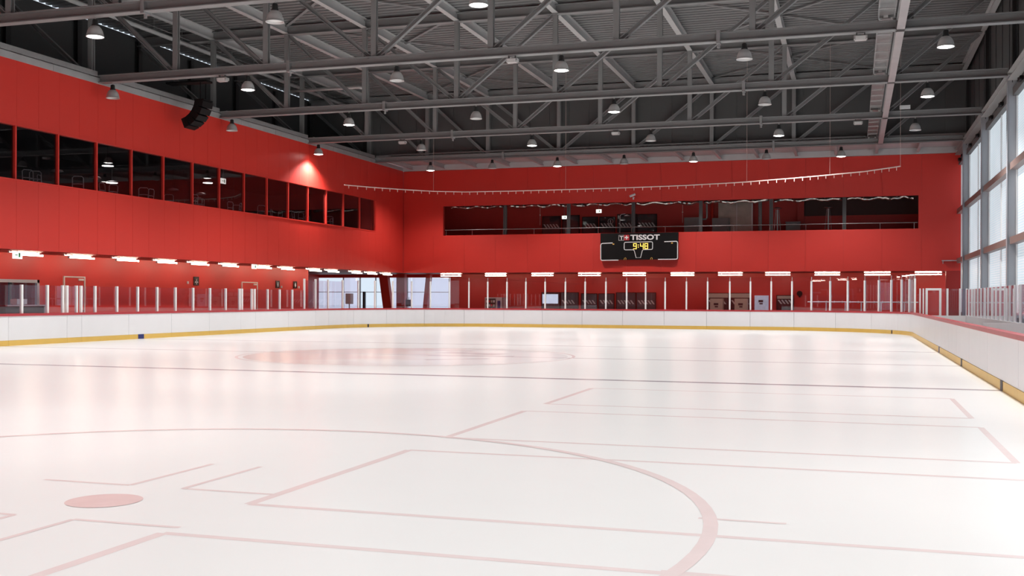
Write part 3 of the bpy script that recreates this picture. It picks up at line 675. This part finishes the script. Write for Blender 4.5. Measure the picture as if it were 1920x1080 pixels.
for px, py in ((485, 352), (1530, 345)):
    p, q = sp(px-14, py+9), sp(px+14, py-9); MB().box((p[0], SY-.02, p[2]), (q[0], SY, q[2])).build('led_indicator', 'led_dim', t)
for px in (705, 1175):
    MB().tube([sp(px-28, 630), sp(px-20, 598), sp(px, 590), sp(px+10, 605), sp(px+5, 630)], .012, 5).build('led_symbol', 'led_dim', t)

# ------------------------------------------------------------------ curved net rail hanging above the far end
ARC = [(-25.15, 50.9), (-24.3, 52.3), (-23.2, 53.8), (-21.9, 55.2), (-20.3, 56.0), (-17.7, 56.2), (-14.7, 56.2), (-11.2, 56.1), (-8.4, 55.8), (-5.06, 54.95), (-2.5, 53.75), (-1.05, 52.9), (.46, 51.9), (1.96, 50.3)]
t = thing('net_rail', 'thin pale curved rail with small hooks hanging before the far red wall', 'rail', (-11, 56, 7.4))
MB().tube([(x, y, 7.4) for x, y in ARC], .028, 8).build('rail', 'rail_pink', t, True)
mb = MB()
for (x0, y0), (x1, y1) in zip(ARC[:-1], ARC[1:]):
    L = math.hypot(x1-x0, y1-y0); k = int(L/.42)
    for i in range(k): q = (i+.5)/k; mb.cbox((x0+(x1-x0)*q, y0+(y1-y0)*q, 7.31), (.03, .03, .14))
mb.build('hooks', 'rail_pink', t)['kind'] = 'stuff'
for i in (3, 6, 9, 11, 13): MB().cyl((ARC[i][0], ARC[i][1], 7.42), (ARC[i][0], ARC[i][1], 13.9), .006, 4).build('wire', 'rail_pink', t)
t = thing('wall_camera', 'small pale camera on a bracket above the gallery slot', 'camera', (-12.75, 65.2, 7.75))
MB().box((-12.79, 65.0, 7.72), (-12.71, 65.25, 7.76)).build('bracket', 'white', t); MB().cyl((-12.95, 64.9, 7.78), (-12.65, 65.05, 7.92), .07, 8).build('body', 'white', t); MB().cyl((-12.75, 65.0, 7.6), (-12.75, 65.0, 7.74), .05, 8).build('lens_housing', 'white', t)

# ------------------------------------------------------------------ gallery behind the far slot
GY = 69.8
struct('wall_gallery', 'dark red back wall and floor of the upper gallery', 'wall', MB().box((-28, GY, 4.9), (RX, GY+.2, 8.4)), 'gallery_red')
struct('floor_gallery', 'dark red floor of the upper gallery', 'floor', MB().box((-28, WY+.3, 4.9), (RX, GY, 5.0)), 'gallery_red')
struct('wall_gallery_left', 'dark red end wall of the upper gallery, left', 'wall', MB().box((-28.2, WY+.3, 4.9), (-28, GY, 8.4)), 'gallery_red')
struct('wall_gallery_right', 'dark red end wall of the upper gallery, right', 'wall', MB().box((RX, WY+.3, 4.9), (RX+.2, GY, 8.4)), 'gallery_red')
struct('ceiling_gallery', 'black ceiling of the upper gallery', 'ceiling', MB().box((-28, WY+.3, 8.0), (RX, GY, 8.2)), 'room_dark')
MB().box((-2.9, GY-.06, 6.75), (RX, GY-.01, 8.1)).build('wall_panel', 'gallery_dark', bpy.data.objects['wall_gallery'])
t = thing('gallery_railing', 'thin metal railing along the upper gallery slot', 'railing', (-10.9, 65.45, 5.6))
MB().cyl((-25.15, 65.45, 5.95), (3.48, 65.45, 5.95), .03, 8).build('handrail', 'chrome', t)
for x in (-25.08, -23.29, -21.2, -19.16, -17.08, -15.04, -12.94, -10.87, -8.78, -6.77, -4.69, -2.63, -.58, 1.47, 3.3): MB().cyl((x, 65.45, 5.55), (x, 65.45, 5.95), .018, 6).build('baluster', 'chrome', t)
for i, x in enumerate((-21.17, -16.99, -12.89, -8.77, -4.63, -.49)):
    o = MB().ibeam((x, 65.75, 5.0), (x, 65.75, 8.0), .2, .2, (1,0,0)).build('gallery_column', 'steel_dark'); tag(o, 'dark steel column in the gallery slot, %s from the left' % ORD[i], 'column', 'gallery columns', 'structure')
xs = [-25.1, -21.17, -16.99, -12.89, -8.77, -4.63, -.49, 3.45]
for i in range(7):
    n = 24; pts = []; rs = []
    for k in range(n+1): pts.append((xs[i]+.15+(xs[i+1]-xs[i]-.3)*k/n, 66.1+random.uniform(-.06,.06), 7.44+.05*math.sin(k*.7+i)+random.uniform(-.03,.03))); rs.append(.07+random.uniform(0,.05))
    o = MB().tube(pts, .1, 9, rs).build('foil_duct', 'foil'); MB().box((pts[6][0], 66.08, 7.5), (pts[6][0]+.03, 66.12, 7.995)).box((pts[18][0], 66.08, 7.5), (pts[18][0]+.03, 66.12, 7.995)).build('strap', 'alu', o); tag(o, 'crumpled silver foil duct along the top of the gallery slot, %s from the left' % ORD[i], 'duct', 'foil ducts')
# kiosk fronts, upper gallery and lower walkway
def kiosk(x0, x1, y, z0, z1, label, stripes=True, zs=None, gmat='kiosk_dark', screen=False, emblem=False):
    t = thing('shop_window', label, 'shop window', ((x0+x1)/2, y, z0), 'dark striped shop windows')
    bk = MB().box((x0, y-.04, z0), (x1, y, z1)).build('backing', gmat, t)
    for a, b in (((x0-.03, z0), (x0, z1)), ((x1, z0), (x1+.03, z1)), ((x0-.03, z1), (x1+.03, z1+.03))): MB().box((a[0], y-.09, a[1]), (b[0], y, b[1])).build('frame', 'black', t)
    MB().box((x0+.01, y-.075, z0), (x1-.01, y-.065, z1-.01)).build('pane', 'glass_clear', t)
    if stripes:
        z = zs; x = x0+.04
        while x < x1-.29: MB().add([(x, y-.05, z+.25), (x+.11, y-.05, z+.25), (x+.29, y-.05, z), (x+.18, y-.05, z), (x, y-.042, z+.25), (x+.11, y-.042, z+.25), (x+.29, y-.042, z), (x+.18, y-.042, z)], [(3,2,1,0),(4,5,6,7),(0,1,5,4),(1,2,6,5),(2,3,7,6),(3,0,4,7)]).build('stripe', 'stripe_white', bk); x += .21
    if emblem: 
        mb = MB(); c = (x1-.28, z1-.28); mb.tube([(c[0]+.17*math.cos(a*PI/8), y-.055, c[1]+.17*math.sin(a*PI/8)) for a in range(17)], .015, 5); mb.box((c[0]-.03, y-.06, c[1]-.1), (c[0]+.03, y-.045, c[1]+.1)); mb.build('emblem', 'stripe_white', bk)
    if screen:
        MB().box((x0+.03, y-.062, z1-.72), (x1-.1, y-.05, z1-.1)).build('screen', 'screen', bk)
    return t
KU = [(-19.8, -18.6, 7.03), (-18.4, -17.3, 7.07), (-17.05, -16.05, 6.94), (-15.9, -14.9, 6.92), (-14.7, -13.46, 7.07), (-13.38, -12.15, 7.04)]
for i, (a, b, z) in enumerate(KU):
    t = kiosk(a, b, GY-.05, 5.6, z, 'dark striped panel on the gallery wall above, %s from the left' % ORD[i], i != 1, 6.27, emblem=(i == 3)); t['group'] = 'dark panels in the upper gallery'
for i, (a, b) in enumerate([(-19.75, -18.55), (-18.45, -17.28), (-17.05, -16.02), (-15.88, -14.88), (-14.7, -13.45), (-13.36, -12.15)]):
    kiosk(a, b, BY-.02, .2, 1.95 if i not in (2, 3) else 1.88, 'dark striped shop window on the far walkway, %s from the left' % ORD[i], i != 0, 1.22, 'kiosk_grey', screen=(i == 0))
kiosk(-8.8, -7.5, BY-.02, .2, 1.93, 'striped counter window behind the left cream cabinet', True, 1.25); kiosk(-7.38, -6.17, BY-.02, .2, 1.93, 'striped counter window behind the right cream cabinet', True, 1.25)
kiosk(-4.52, -3.52, BY-.02, .2, 1.8, 'small striped shop window right of the blue glass fridge', True, 1.28)
for x0, x1, w in ((-8.78, -7.52, 'left'), (-7.36, -6.19, 'right'), (-4.5, -3.54, 'small')):
    o = MB().box((x0, BY-.16, 1.66 if w != 'small' else 1.6), (x1, BY-.1, 1.92 if w != 'small' else 1.78)).build('shutter_box', 'cream_cab'); tag(o, 'beige roller shutter box above the %s striped window' % w, 'shutter box', 'shutter boxes')
def cabinet(name, x0, x1, y0, y1, z0, z1, mat, label, cat, plate=True):
    t = thing(name, label, cat, ((x0+x1)/2, (y0+y1)/2, z0))
    MB().box((x0, y0, z0), (x1, y1, z1)).build('body', mat, t)
    dr = MB().box((x0+.04, y0-.02, z0+.06), (x1-.04, y0, z1-.05)).build('door', mat, t)
    MB().box((x1-.1, y0-.05, (z0+z1)/2-.1), (x1-.07, y0-.02, (z0+z1)/2+.1)).build('handle', 'steel_dark', dr)
    if plate: MB().box(((x0+x1)/2-.16, y0-.026, z1-.42), ((x0+x1)/2+.12, y0-.02, z1-.28)).box(((x0+x1)/2-.1, y0-.026, z1-.55), ((x0+x1)/2+.1, y0-.02, z1-.46)).build('name_plate', 'mark_dark', dr)
    return t
cabinet('metal_cabinet', -8.5, -7.72, 68.2, 68.9, -.26, 1.6, 'cream_cab', 'cream metal cabinet behind the far glass, left one of two', 'cabinet')
cabinet('metal_cabinet', -7.0, -6.22, 68.2, 68.9, -.26, 1.6, 'cream_cab', 'cream metal cabinet behind the far glass, right one of two', 'cabinet')
cabinet('glass_fridge', -5.8, -5.0, 68.4, 69.2, -.26, 1.8, 'fridge', 'pale blue glass-door fridge behind the far glass', 'fridge')
t = cabinet('vending_machine', -23.4, -22.2, 68.3, 69.2, -.26, 1.63, 'alu', 'grey vending machine behind the far glass', 'vending machine', False)
dw = MB().box((-23.3, 68.25, .4), (-22.62, 68.28, 1.55)).build('display_window', 'kiosk_dark', t); MB().box((-22.5, 68.25, .9), (-22.3, 68.28, 1.4)).build('keypad', 'mark_blue', t)
for r in range(4):
    for c in range(4): MB().box((-23.26+.16*c, 68.22, .5+.26*r), (-23.16+.16*c, 68.25, .66+.26*r)).build('snack', ('white', 'logo_red', 'cream_cab')[(r+c) % 3], dw)
# gallery contents
cabinet('grey_cabinet', -10.2, -9.25, 68.6, 69.3, 5.0, 6.72, 'grey_cab', 'plain grey cabinet in the upper gallery', 'cabinet', False)
cabinet('grey_cabinet', -8.45, -7.4, 68.6, 69.3, 5.0, 6.65, 'grey_cab', 'grey cabinet in front of the metal duct in the gallery', 'cabinet', False)
t = thing('ventilation_duct', 'large dented sheet-metal duct in the upper gallery', 'duct', (-7.1, 69.5, 5.0))
MB().box((-8.15, 69.35, 5.0), (-6.05, 69.75, 7.7)).build('duct_body', 'duct', t); MB().box((-7.02, 69.32, 5.0), (-6.98, 69.36, 7.7)).box((-6.1, 69.3, 5.0), (-6.0, 69.36, 7.7)).build('seam', 'alu', t)
t = MB().tube([(-8.85, 69.2, 7.9), (-8.85, 69.2, 6.72), (-8.9, 69.2, 6.64), (-9.25, 69.2, 6.62)], .06, 8).build('drain_pipe', 'alu', None, True); tag(t, 'pale bent pipe beside the cabinets in the upper gallery', 'pipe')
t = MB().cyl((-8.55, 69.5, 5.0), (-8.55, 69.5, 8.0), .09, 10).build('riser_pipe', 'red_wall', None, True); tag(t, 'bright red vertical pipe in the upper gallery', 'pipe')
t = MB().cyl((-5.45, 68.0, 5.0), (-5.45, 68.0, 8.0), .11, 10).build('round_column', 'steel', None, True); tag(t, 'round grey column right of the metal duct in the gallery', 'column', None, 'structure')
t = MB().box((-3.3, 69.3, 5.0), (-2.9, 69.75, 8.0)).build('red_column', 'red_dark'); tag(t, 'square red column between the two patio heaters', 'column', None, 'structure')
t = MB().box((-3.95, 68.6, 5.0), (-3.1, 69.1, 6.3)).box((-3.98, 68.57, 6.3), (-3.07, 69.13, 6.34)).build('counter_box', 'grey_cab'); tag(t, 'low grey counter box beside the left patio heater', 'counter')
for x, w in ((-4.42, 'left'), (-1.43, 'right')):
    t = thing('patio_heater', 'pyramid patio heater with round hood in the gallery, %s one' % w, 'heater', (x, 68, 5.0), 'patio heaters')
    for sx in (-1, 1):
        for sy in (-1, 1): MB().cyl((x+sx*.22, 68+sy*.22, 5.3), (x+sx*.09, 68+sy*.09, 7.05), .015, 6).build('leg', 'chrome', t)
    MB().box((x-.25, 67.75, 5.0), (x+.25, 68.25, 5.4)).build('base', 'steel_dark', t)
    MB().cyl((x, 68, 5.4), (x, 68, 7.05), .05, 10).build('glass_tube', 'alu', t)
    MB().lathe([(0,.10),(.1,.085),(.27,.02),(.28,0),(0,0)], 16, (x, 68, 7.1)).build('hood', 'chrome', t, True)
exit_sign((-17.6, 67.0, 6.75), .3, .2, 'X', 'lit sign hanging in the gallery slot, lower left one', 8.0); exit_sign((-15.35, 67.0, 7.1), .34, .22, 'X', 'lit sign hanging in the gallery slot, upper one', 8.0)
for x, w in ((-19.3, 'left end'), (-10.1, 'right end')):
    t = thing('hanging_sensor', 'thin rod with a small ball hanging in the gallery, %s' % w, 'sensor', (x, 67.3, 6.2), 'hanging rods')
    MB().cyl((x, 67.3, 6.3), (x, 67.3, 8.0), .012, 5).build('rod', 'rail_pink', t); MB().lathe([(0,.05),(.045,.02),(.045,-.02),(0,-.05)], 10, (x, 67.3, 6.95)).build('ball', 'rail_pink', t, True)
t = thing('desk_lamp', 'small bright arched lamp in the gallery before the striped panels', 'lamp', (-13.8, 68, 5.0))
MB().tube([(-14.2, 68, 5.0), (-14.2, 68, 6.85), (-14.1, 68, 6.95), (-13.85, 68, 6.97)], .02, 6).build('arm', 'alu', t); MB().lathe([(.02,.08),(.2,.0),(0,-.005)], 12, (-13.75, 68, 6.85)).build('head', 'white', t, True)

# ------------------------------------------------------------------ far walkway details
t = thing('coat_rail', 'white rail with pegs on posts behind the far right glass', 'rail', (.4, 61, 0))
MB().cyl((-2.35, 61, 1.43), (3.3, 61, 1.43), .03, 8).build('rail', 'white', t)
for i in range(14): MB().box((-2.2+.41*i, 60.9, 1.37), (-2.17+.41*i, 60.98, 1.5)).build('peg', 'white', t)
for x in (-1.38, -.39, .43, 1.44, 2.6): MB().cyl((x, 61, -.26), (x, 61, 1.43), .03, 8).build('post', 'white', t)
t = MB().cyl((-3.15, BY-.12, 1.93), (-3.15, BY-.01, 1.93), .17, 16).box((-3.2, BY-.1, 1.7), (-3.1, BY-.01, 1.8)).build('wall_clock', 'black'); tag(t, 'round black wall clock on the lower far wall', 'clock')
t = thing('wall_shelf', 'small pale ledge on the far wall by the right column', 'shelf', (5.3, 65.2, 3.75)); MB().box((4.75, 65.0, 3.74), (5.75, 65.3, 3.79)).build('ledge', 'alu', t); MB().box((4.8, 65.26, 3.6), (4.84, 65.3, 3.74)).build('bracket', 'alu', t)
# corner glazing, columns, poster
win = thing('window_30', 'bright floor-to-head glazing in the far left corner', 'window', (-31, BY, .55)); win['kind'] = 'structure'
gx = [-36.3, -34.4, -33.1, -31.9, -30.1, -29.5, -27.9, -26.4]
for a, b in zip(gx[:-1], gx[1:]):
    MB().box((a+.03, BY+.05, .58), (b-.03, BY+.07, 2.96)).build('pane', 'glass_clear', win); MB().box((b-.03, BY, .55), (b+.03, BY+.12, 2.98)).build('mullion', 'alu', win)
MB().box((-36.3, BY, 1.95), (-26.3, BY+.1, 1.99)).build('transom', 'alu', win)
MB().box((-36.3, BY-.04, .5), (-26.3, BY+.15, .58)).build('window_sill', 'mark_dark', win)
for (xa, xb, w, lb) in ((-30.85, -30.35, .62, 'slanting red column in the bright corner, left one'), (-27.5, -27.85, .3, 'slim slanting red column in the bright corner, right one')):
    o = MB().prism((xb-.0, 68.6, -.26), (xa, 68.6, SOF), [(-w/2, -.2), (w/2, -.2), (w/2, .2), (-w/2, .2)], (0,1,0)).build('slanted_column', 'red_wall'); tag(o, lb, 'column', 'slanting columns', 'structure')
o = MB().box((-29.75, 68.2, -.26), (-29.15, 68.6, SOF)).build('square_column', 'red_wall'); tag(o, 'straight red column right of the slanting column in the corner', 'column', None, 'structure')
t = thing('notice_board', 'pale notice board in the far left corner behind the glass', 'notice board', (-31.9, 65, 1.0)); MB().box((-32.0, 65, 1.15), (-31.45, 65.05, 1.85)).build('board', 'white', t); MB().box((-31.76, 65.01, -.26), (-31.70, 65.04, 1.15)).build('stand', 'steel', t)
t = MB().cyl((-28.65, 67.8, -.26), (-28.65, 67.8, 1.62), .02, 6).cyl((-28.65, 67.8, 1.3), (-28.45, 67.8, 1.55), .015, 5).cyl((-28.65, 67.8, 1.3), (-28.85, 67.8, 1.55), .015, 5).box((-28.85, 67.7, 1.0), (-28.45, 67.9, 1.45)).build('coat_stand', 'steel_dark'); tag(t, 'dark coat stand in the bright far left corner', 'coat stand')
t = MB().box((-32.6, 68.9, .55), (-32.45, 69.1, 2.0)).build('turnstile_post', 'mark_dark'); tag(t, 'dark upright post against the bright corner glazing', 'post')

# ------------------------------------------------------------------ left walkway: doors, signs, counter
def door(name, y0, y1, z1, label):
    t = thing(name, label, 'door', (LX, (y0+y1)/2, -.26)); t['kind'] = 'structure'
    lf = MB().box((LX, y0, -.26), (LX+.03, y1, z1)).build('leaf', 'red_wall', t)
    for a, b in (((y0-.06, -.26), (y0, z1)), ((y1, -.26), (y1+.06, z1)), ((y0-.06, z1), (y1+.06, z1+.05))): MB().box((LX, a[0], a[1]), (LX+.06, b[0], b[1])).build('frame', 'door_frame', t)
    MB().box((LX+.03, y1-.16, .95), (LX+.09, y1-.06, 1.0)).build('handle', 'chrome', lf)
    MB().box((LX+.03, y1-.35, z1-.12), (LX+.08, y1-.05, z1-.04)).build('door_closer', 'door_frame', lf)
door('door_1', 36.05, 37.2, 2.33, 'red door with pale frame on the left wall, near one'); door('door_2', 49.3, 50.75, 2.32, 'red double door with pale frame on the left wall, far one')
t = thing('door_3', 'wide aluminium framed opening at the left edge behind the glass', 'door', (LX, 33.4, -.26)); t['kind'] = 'structure'
MB().box((LX-.05, 34.5, -.26), (LX+.06, 34.62, 2.2)).box((LX-.05, 30.0, 2.08), (LX+.06, 34.62, 2.2)).build('frame', 'alu', t)
for y in (33.15, 32.5): MB().box((LX-.1, y, -.26), (LX-.02, y+.1, 2.08)).build('mullion', 'steel_dark', t)
MB().box((LX-.06, 32.2, .0), (LX-.05, 34.5, 2.08)).build('pane', 'glass', t)
struct('wall_niche', 'red niche behind the framed opening at the left edge', 'wall', MB().box((-32.5, 31.9, -.26), (-32.3, 35.6, 2.6)).box((-32.5, 31.9, 2.4), (LX-.3, 35.6, 2.6)).box((-32.5, 35.4, -.26), (LX-.3, 35.6, 2.6)), 'red_wall')
t = thing('control_desk', 'dark control desk with white edging at the far left behind the boards', 'desk', (-28.9, 32.2, -.26))
MB().box((-29.2, 31.2, -.26), (-28.6, 33.1, 1.2)).build('desk_body', 'mark_dark', t)
for y in (31.9, 33.1): MB().box((-28.6, y-.03, .6), (-28.56, y+.03, 1.24)).build('edge_strip', 'alu', t)
MB().box((-28.62, 31.2, 1.2), (-28.54, 33.13, 1.25)).build('top_strip', 'alu', t)
t = MB().box((-29.05, 31.9, 1.27), (-28.75, 32.4, 1.46)).box((-29.0, 31.95, 1.255), (-28.8, 32.35, 1.27)).build('printer', 'alu'); tag(t, 'small grey printer on the control desk', 'printer')
def sign(y, z, s, label, kind):
    t = thing('pictogram_sign', label, 'sign', (LX, y, z), 'black pictogram signs')
    MB().box((LX, y-s/2, z-s/2), (LX+.04, y+s/2, z+s/2)).build('plate', 'black_gloss', t)
    x = LX+.045; mb = MB()
    if kind == 'hanger': mb.tube([(x, y-.12, z-.06), (x, y, z+.02), (x, y+.12, z-.06), (x, y-.12, z-.06)], .012, 4).tube([(x, y, z+.02), (x, y, z+.07), (x, y+.03, z+.1)], .012, 4).cbox((x, y, z-.13), (.008, .1, .025))
    else:
        w = .05 if kind == 'man' else .075
        mb.cbox((x, y, z+.09), (.008, .05, .05)).add([(x, y-.04, z+.06), (x, y+.04, z+.06), (x, y+w, z-.06), (x, y-w, z-.06)], [(0,1,2,3)]).cbox((x, y, z-.09), (.008, .05, .08))
    mb.build('pictogram', 'white_print', t)
sign(45.2, 2.33, .42, 'black sign with a coat hanger pictogram on the left wall', 'hanger'); sign(52.95, 2.28, .40, 'black restroom sign on the left wall, nearer one of two', 'man'); sign(54.9, 2.28, .40, 'black restroom sign on the left wall, farther one of two', 'woman')
for y, z, w in ((44.5, 2.25, 'left of the coat hanger sign'), (53.35, 2.15, 'beside the nearer restroom sign'), (55.3, 2.15, 'beside the farther restroom sign')):
    o = MB().cbox((LX+.03, y, z), (.06, .08, .12)).cbox((LX+.05, y, z-.02), (.03, .05, .05)).build('door_bell', 'white'); tag(o, 'tiny white wall box ' + w, 'wall box', 'wall boxes')
